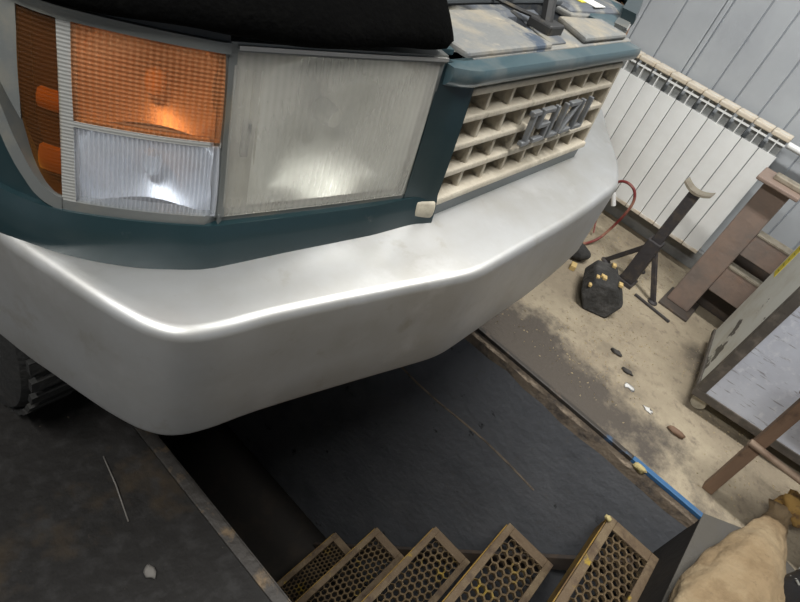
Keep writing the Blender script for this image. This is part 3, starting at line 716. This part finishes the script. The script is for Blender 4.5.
for y0, y1, z in STEPS:
    fr = MB()
    fr.box(SX0, SX1, y1 - .026, y1, z - .045, z + .004); fr.box(SX0, SX1, y0, y0 + .026, z - .03, z + .004)
    fr.box(SX1 - .042, SX1, y0 + .026, y1 - .026, z - .004, z + .004); fr.box(SX0, SX0 + .042, y0 + .026, y1 - .026, z - .004, z + .004)
    tr = fr.build('tread', 'tread', st, bevel=.002)
    mm = tread_mesh(y0, y1); mm.v = [(a, b, c + z) for a, b, c in mm.v]
    mm.build('honeycomb_sheet', 'tread_mesh', tr, fix=False)
    MB().box(SX0 + .01, SX1 - .01, y1 + .0005, y1 + .004, z - .075, z - .004).build('nosing', 'nosing', tr)
for x in (SX0 - .022, SX1 + .002):
    m = MB(); m.prism([(-.44, -.30), (-.40, -.27), (.62, -1.94), (.54, -1.945)], .02, 'yz', x); m.build('stringer', 'trestle_dark', st, bevel=.003)

# ------------------------------------------------------------------ radiator on the wall
rx0, ry_end, NS = 2.845, .088, 13
rad = thing('radiator', 'white aluminium sectional radiator on the wall behind the car', 'radiator', (2.89, .6, .12))
sec = None
z0, z1, zt = .125, .648, .735
for k in range(NS):
    yc = ry_end + .04 + .08 * k
    if k == 0:
        a = MB()
        a.slab(lambda u, v: (Vector((rx0 + .004 * (2 * u - 1) ** 2, yc - .0382 + .0764 * u, z0 + .012 + (z1 - z0 - .012) * v)), Vector((1, 0, 0))), 6, 2, .005)
        p0 = a.build('section_plate', 'rad_white', rad, smooth=30)
        b = MB(); b.box(rx0 + .035, rx0 + .07, yc - .030, yc + .030, z0 + .01, zt - .02)
        p1 = b.build('section_core', 'rad_grey', p0)
        c = MB(); c.box(rx0 + .004, rx0 + .036, yc - .002, yc + .002, z0 + .01, zt - .016)
        c.box(rx0 + .006, rx0 + .012, yc - .036, yc + .036, .694, .702)
        p2 = c.build('section_fin', 'rad_white', p0)
        d = MB(); d.box(rx0 - .002, rx0 + .075, yc - .0388, yc + .0388, zt - .020, zt)
        p3 = d.build('section_cap', 'rad_cream', p0, bevel=.004)
        e = MB(); e.box(rx0 - .001, rx0 + .075, yc - .0388, yc + .0388, z0 - .004, z0 + .014)
        p4 = e.build('section_foot', 'rad_cream', p0, bevel=.003)
    else:
        q0 = copy_part(p0, rad, (0, .08 * k, 0))
        for q in (p1, p2, p3, p4): copy_part(q, q0, (0, 0, 0))
MB().tube([(rx0 + .05, ry_end + .002, .70), (rx0 + .05, -.05, .70), (rx0 + .05, -.6, .695), (rx0 + .05, -1.6, .69)], .014, 10).build('feed_pipe', 'rad_white', rad, smooth=True)
MB().box(rx0 + .06, WX - .001, ry_end + .3, ry_end + .34, .60, .64).build('wall_bracket', 'rad_grey', rad)
MB().box(rx0 + .06, WX - .001, ry_end + .7, ry_end + .74, .60, .64).build('wall_bracket', 'rad_grey', rad)

# ------------------------------------------------------------------ jack stand
js = thing('jack_stand', 'dark tripod jack stand with a worn curved saddle before the radiator', 'jack stand', (2.45, .225, 0))
b0 = Vector((2.45, .225, 0))
MB().beam((2.45, .228, .02), (2.45, .228, .24), .062, .062, (0, 1, 0)).build('sleeve', 'stand', js, bevel=.004)
MB().beam((2.45, .228, .18), (2.45, .222, .485), .044, .044, (0, 1, 0)).build('post', 'stand', js, bevel=.003)
for fx, fy in ((2.50, .36), (2.44, .085), (2.62, .22)):
    lg = MB().beam((2.45, .226, .225), (fx, fy, .008), .02, .02).build('leg', 'stand', js, bevel=.002)
    MB().lathe([(.022, 0), (.022, .006), (.012, .012)], (fx, fy, 0), 'z', 12).build('foot', 'stand', lg)
MB().box(2.41, 2.49, .19, .265, .0, .02).build('base_plate', 'stand', js, bevel=.003)
m = MB()
m.slab(lambda u, v: (Vector((2.42 + .06 * v, .165 + .115 * u, .487 + .022 * (2 * u - 1) ** 2)), Vector((0, 0, 1))), 14, 2, .010)
m.build('saddle', 'saddle', js, smooth=40)

# ------------------------------------------------------------------ steel trestle
tr = thing('steel_trestle', 'rusty brown steel trestle with two cross plates before the wall', 'trestle', (2.55, -.3, 0))
for yc in (.003, -.52):
    po = MB().box(2.53, 2.60, yc - .052, yc + .052, .012, .635).build('post', 'trestle', tr, bevel=.005)
    MB().box(2.48, 2.64, yc - .078, yc + .085, .636, .652).build('head_plate', 'trestle', po, bevel=.004)
    MB().box(2.535, 2.585, yc - .075, yc + .04, .652, .672).build('pad', 'saddle', po, bevel=.004)
    MB().box(2.47, 2.66, yc - .075, yc + .065, 0, .012).build('foot_plate', 'trestle_dark', po, bevel=.003)
for a, b in ((.345, .446), (.150, .277)):
    MB().box(2.54, 2.59, -.468, -.049, a, b).build('cross_plate', 'trestle', tr, bevel=.004)
    MB().box(2.537, 2.60, -.466, -.051, b, b + .006).build('cross_plate_edge', 'saddle', tr)
tag(MB().box(2.68, 2.82, -.40, -.02, 0, .34).build('toolbox_crate', 'trestle_dark', bevel=.006), 'dark narrow crate standing behind the steel trestle', 'crate')

# ------------------------------------------------------------------ wheeled cabinet
an = math.radians(-8); D = Vector((-math.sin(an) * -1 * -1, -math.cos(an), 0)); D = Vector((.137, -.99, 0)).normalized(); Nn = Vector((.99, .137, 0)).normalized()
C0 = Vector((1.948, -.228, 0))
cw, cd, cz0, cz1 = .95, .47, .065, .86
def CP(a, b, z): return C0 + D * a + Nn * b + Vector((0, 0, z))
cab = thing('tool_cabinet', 'scuffed blue-white wheeled metal cabinet with a brown frame and yellow sticker', 'cabinet', tuple(CP(cw / 2, cd / 2, 0)))
def cbox(a0, a1, b0_, b1, z0_, z1_):
    return MB().obox(CP((a0 + a1) / 2, (b0_ + b1) / 2, (z0_ + z1_) / 2), D * (a1 - a0) / 2, Nn * (b1 - b0_) / 2, Vector((0, 0, (z1_ - z0_) / 2)))
cbox(.012, cw - .012, .012, cd, cz0 + .005, cz1).build('body', 'cab_side', cab, bevel=.004)
cbox(.03, cw - .03, .004, .014, cz0 + .03, cz1 - .03).build('front_panel', 'cab_face', cab, bevel=.002)
cbox(0, cw, 0, .03, cz0, cz0 + .034).build('frame_rail', 'cab_frame', cab, bevel=.003)
cbox(0, cw, 0, .03, cz1 - .034, cz1).build('frame_rail', 'cab_frame', cab, bevel=.003)
cbox(0, .034, 0, .03, cz0 + .034, cz1 - .034).build('frame_post', 'cab_frame', cab, bevel=.003)
cbox(cw - .034, cw, 0, .03, cz0 + .034, cz1 - .034).build('frame_post', 'cab_frame', cab, bevel=.003)
cbox(.004, .03, .03, cd, cz0, cz0 + .02).build('frame_rail', 'cab_frame', cab, bevel=.003)
sk = cbox(.0105, .012, cd - .075, cd - .02, .42, .60).build('sticker', 'label_yellow', cab)
for k in range(6):
    zz = .44 + .026 * k
    cbox(.0098, .0105, cd - .06, cd - .06 + random.uniform(.012, .028), zz, zz + .006).build('sticker_print', 'sticker_ink', sk)
for a in (.05, cw - .05):
    for b in (.045, cd - .05):
        c = CP(a, b, 0); ca = MB().lathe([(.006, -.012), (.026, -.012), (.028, -.006), (.028, .006), (.026, .012), (.006, .012)], (c.x, c.y, .028), 'x', 18).build('caster', 'caster', cab, smooth=30)
        m = MB(); m.box(c.x - .018, c.x + .018, c.y - .012, c.y + .02, .045, .066); m.build('caster_fork', 'caster', ca, bevel=.003)

# ------------------------------------------------------------------ wooden stool
sl = thing('wooden_stool', 'worn brown wooden stool standing in front of the cabinet', 'stool', (1.78, -.60, 0))
for (xa, ya), (xb, yb) in (((1.672, -.428), (1.682, -.41)), ((1.668, -.86), (1.68, -.84)), ((1.90, -.70), (1.88, -.69))):
    MB().beam((xa, ya, 0), (xb, yb, .46), .034, .034, (0, 1, 0)).build('leg', 'wood', sl, bevel=.003)
MB().tube([(1.652, -.392, .246), (1.652, -.87, .246)], .011, 10).build('rung', 'wood_light', sl, smooth=True)
MB().tube([(1.66, -.845, .20), (1.90, -.70, .20)], .010, 10).build('rung', 'wood_light', sl, smooth=True)
m = MB(); m.prism([(1.64, -.37), (1.72, -.37), (1.92, -.66), (1.92, -.75), (1.72, -.90), (1.63, -.90)], .036, 'xy', .46); m.build('seat', 'wood', sl, bevel=.008)

# ------------------------------------------------------------------ sooty block, rag, hose
def lumpy(c, r, seed, sub=3, squash=(1, 1, 1), amp=.15, fr=3.0):
    rnd = random.Random(seed); bm = bmesh.new(); bmesh.ops.create_icosphere(bm, subdivisions=sub, radius=1)
    ph = [(rnd.uniform(-3, 3), rnd.uniform(-3, 3), rnd.uniform(-3, 3), rnd.uniform(0, 6)) for _ in range(6)]
    m = MB()
    for v in bm.verts:
        d = v.co.copy(); k = 1 + amp / 3 * sum(math.sin(fr * .4 * (a * d.x + b * d.y + c_ * d.z) + e) for a, b, c_, e in ph[:5])
        m.v.append((c[0] + d.x * r * squash[0] * k, c[1] + d.y * r * squash[1] * k, c[2] + d.z * r * squash[2] * k))
    m.f = [tuple(v.index for v in f.verts) for f in bm.faces]; bm.free(); return m
blk = thing('wheel_chock', 'sooty black six-sided wooden block with yellow chips on it', 'block', (2.19, .28, 0))
ax_ = Vector((.90, .42, .0)).normalized(); sd_ = Vector((-.42, .90, 0)).normalized()
E0 = Vector((2.075, .215, 0)); LEN = .215
hexa = [(-.052, 0), (.050, 0), (.088, .062), (.060, .128), (-.030, .140), (-.085, .075)]
m = MB(); n = 6; rings = []
for k, (f, sc_) in enumerate(((0, .93), (.10, 1.0), (.55, 1.03), (1.0, .92))):
    rings += [tuple(E0 + ax_ * (LEN * f + .03 * (z_ / .14) * (f < .2)) + sd_ * (a_ * sc_ + .004 * math.sin(5 * k + i)) + Vector((0, 0, z_ * (sc_ if z_ > 0 else 1)))) for i, (a_, z_) in enumerate(hexa)]
m.add(rings, [tuple(range(5, -1, -1)), tuple(range(18, 24))] + [(r * n + k, r * n + (k + 1) % n, (r + 1) * n + (k + 1) % n, (r + 1) * n + k) for r in range(3) for k in range(n)])
m.build('block', 'stump', blk, bevel=.008, seg=2)
def onblk(f, a_, z_): return E0 + ax_ * (LEN * f) + sd_ * a_ + Vector((0, 0, z_))
for f, a_, z_, s_ in ((.85, -.01, .138, .012), (.30, .03, .136, .012), (.28, .055, .128, .010), (.25, -.035, .142, .012), (.14, .072, .10, .009), (.32, .04, .137, .008)):
    c_ = onblk(f, a_, z_ + .001); MB().obox(c_, ax_ * s_, sd_ * s_ * .7, Vector((0, 0, .006))).build('chip', 'chip', blk, bevel=.002)
tag(lumpy((2.36, .47, .035), .06, 3, 3, (1.0, 1.0, .55), .18).build('grey_rag', 'stump', smooth='all'), 'small dark crumpled rag on the floor by the red hose', 'rag')
tag(MB().obox((2.265, .425, .012), (.02, .006, 0), (-.004, .012, 0), (0, 0, .012)).build('wood_chip', 'chip', bevel=.003), 'pale wood chip lying between rag and sooty block', 'chip')
hp = [(2.44, .50, .012), (2.52, .475, .015), (2.57, .455, .04), (2.60, .44, .10), (2.60, .425, .19), (2.60, .425, .26), (2.60, .45, .305), (2.60, .49, .318), (2.60, .525, .305), (2.60, .54, .27), (2.60, .53, .235)]
hp3 = catmull(hp, 6)
hs = MB().tube(hp3, .0065, 8).build('air_hose', 'hose', smooth='all'); tag(hs, 'thin red hose curling up from the floor beside the bumper', 'hose')
MB().tube([(2.60, .522, .245), (2.60, .49, .195)], .011, 10).build('plug', 'plug', hs, smooth=True)
MB().tube([(2.76, .60, .62 - .42), (2.70, .56, .10), (2.62, .50, .02)], .004, 6).build('lead', 'hose', hs, smooth=True)

# ------------------------------------------------------------------ sack and black bag at the pit corner
sa = thing('canvas_sack', 'beige canvas sack with a tied neck at the corner of the pit', 'sack', (1.35, -.62, 0))
def sackf(u, v):
    # axis from the fat end near the camera to the tied neck
    A = Vector((.98, -.535, .09)); B = Vector((1.735, -.625, .07))
    c = A + (B - A) * v
    PR = [(0, .03), (.06, .075), (.15, .097), (.30, .104), (.48, .097), (.62, .080), (.75, .056), (.86, .034), (.94, .026), (1.0, .04)]
    q_ = max(i for i in range(len(PR) - 1) if PR[i][0] <= min(v, .9999)); f_ = (v - PR[q_][0]) / (PR[q_ + 1][0] - PR[q_][0]); f_ = f_ * f_ * (3 - 2 * f_)
    r = PR[q_][1] + (PR[q_ + 1][1] - PR[q_][1]) * f_
    a = 2 * math.pi * u
    k = 1 + .05 * math.sin(3 * a + 4 * v) + .035 * math.sin(7 * a - 9 * v) + .03 * math.sin(11 * a + 21 * v) * math.sin(9 * v) + .02 * math.sin(17 * a - 30 * v) + .05 * max(0, v - .6) * math.sin(12 * a)
    z = c.z + math.sin(a) * r * k * .75
    r *= 1.16
    return Vector((c.x + .02 * math.sin(a * 2 + v * 9), c.y + .008 + math.cos(a) * r * k * .95, max(.006, z)))
m = MB(); NU, NV = 40, 40
m.add([sackf(i / NU, j / NV) for j in range(NV + 1) for i in range(NU)], [(j * NU + i, j * NU + (i + 1) % NU, (j + 1) * NU + (i + 1) % NU, (j + 1) * NU + i) for j in range(NV) for i in range(NU)] + [tuple(range(NU - 1, -1, -1)), tuple(range(NV * NU, NV * NU + NU))])
m.build('bag', 'sack', sa, smooth='all')
lumpy((1.76, -.645, .085), .05, 11, 3, (.9, 1.1, .9), .3, 6).build('tied_neck', 'sack_tie', sa, smooth='all')
bb = thing('rubbish_bag', 'black plastic bag with loose grey threads beside the canvas sack', 'bag', (1.42, -.90, 0))
lumpy((1.40, -.775, .11), .16, 5, 4, (1.2, .75, .65), .16, 5).build('bag', 'black_bag', bb, smooth='all')
rnd = random.Random(4); 
for k in range(6):
    x0 = 1.27 + .055 * k
    P = [(x0 + .05 * math.sin(i * .9 + k), -.665 + rnd.uniform(-.015, .015) - .022 * i, .165 + .015 * math.sin(i * 1.3 + k) - abs(i - 4) * .008) for i in range(9)]
    MB().tube(catmull(P, 3), .0035, 5).build('thread', 'thread', bb, smooth='all')

# ------------------------------------------------------------------ crumbs and litter
tag(lumpy((1.533, -.232, .000), .013, 21, 2, (.8, 1.7, .9), .35, 6).build('foam_crumb', 'foam', smooth='all'), 'curled yellow foam crumb on the blue pit rail', 'crumb')
tag(lumpy((1.43, -.262, -.152), .010, 22, 2, (1, 1.2, .8), .3, 6).build('foam_crumb', 'foam', smooth='all'), 'small yellow crumb on the uppermost pit step', 'crumb')
for (x, y, r, nm, mt_, lb) in ((1.835, -.060, .012, 'paint_chip', 'white_chip', 'white paint flake nearest the dark plate strip'), (1.80, -.155, .010, 'paint_chip', 'white_chip', 'smaller white paint flake towards the cabinet')):
    tag(lumpy((x, y, .003), r, int(x * 1000), 2, (1, 1.7, .14), .7, 7).build(nm, mt_, smooth='all'), lb, 'flake')
tag(lumpy((1.90, -.02, .006), .02, 31, 2, (.7, 1.2, .4), .4, 5).build('dark_pebble', 'dark_chip', smooth='all'), 'dark grit lump on the floor before the cabinet', 'grit')
tag(lumpy((1.955, .05, .006), .018, 32, 2, (.7, 1.2, .4), .4, 5).build('dark_pebble', 'dark_chip', smooth='all'), 'dark grit lump on the floor nearer the trestle foot', 'grit')
tag(lumpy((1.79, -.265, .010), .022, 33, 2, (.6, 1.5, .5), .3, 5).build('wood_scrap', 'wood', smooth='all'), 'short brown wood scrap on the floor by the caster', 'scrap')
tag(MB().beam((2.40, .16, .006), (2.38, -.02, .006), .012, .010).build('steel_rod', 'stand', bevel=.002), 'short dark rod on the floor by the jack stand', 'rod')
tag(lumpy((.288, .418, .011), .010, 41, 2, (.9, 1.5, .5), .4, 5).build('paint_chip', 'straw', smooth='all'), 'pale flake on the dark steel floor plate', 'flake')
tag(MB().tube([(.345, .70, .012), (.330, .62, .016), (.310, .535, .009)], .0016, 5).build('straw', 'straw', smooth='all'), 'thin grey straw lying on the dark steel plate', 'straw')
# sawdust flakes on the far floor
m = MB(); rnd = random.Random(12)
for k in range(2600):
    x = rnd.uniform(1.62, 2.85); y = rnd.gauss(.0, .55)
    if y < -1.4 or y > 1.3 or math.sin(x * 7 + y * 5) + math.sin(y * 11 - x * 3) + rnd.uniform(-.8, .8) < -.2: continue
    s = rnd.uniform(.002, .0055); a = rnd.uniform(0, 6.28); c, d = math.cos(a) * s, math.sin(a) * s
    m.add([(x + c, y + d, .0005), (x - d * .6, y + c * .6, .0005), (x - c, y - d, .0005), (x, y, .0045)], [(0, 1, 3), (1, 2, 3), (2, 0, 3)])
so = m.build('sawdust', 'sawdust', fix=False); tag(so, 'scattered pale sawdust on the floor between pit and wall', 'sawdust', None, 'stuff')
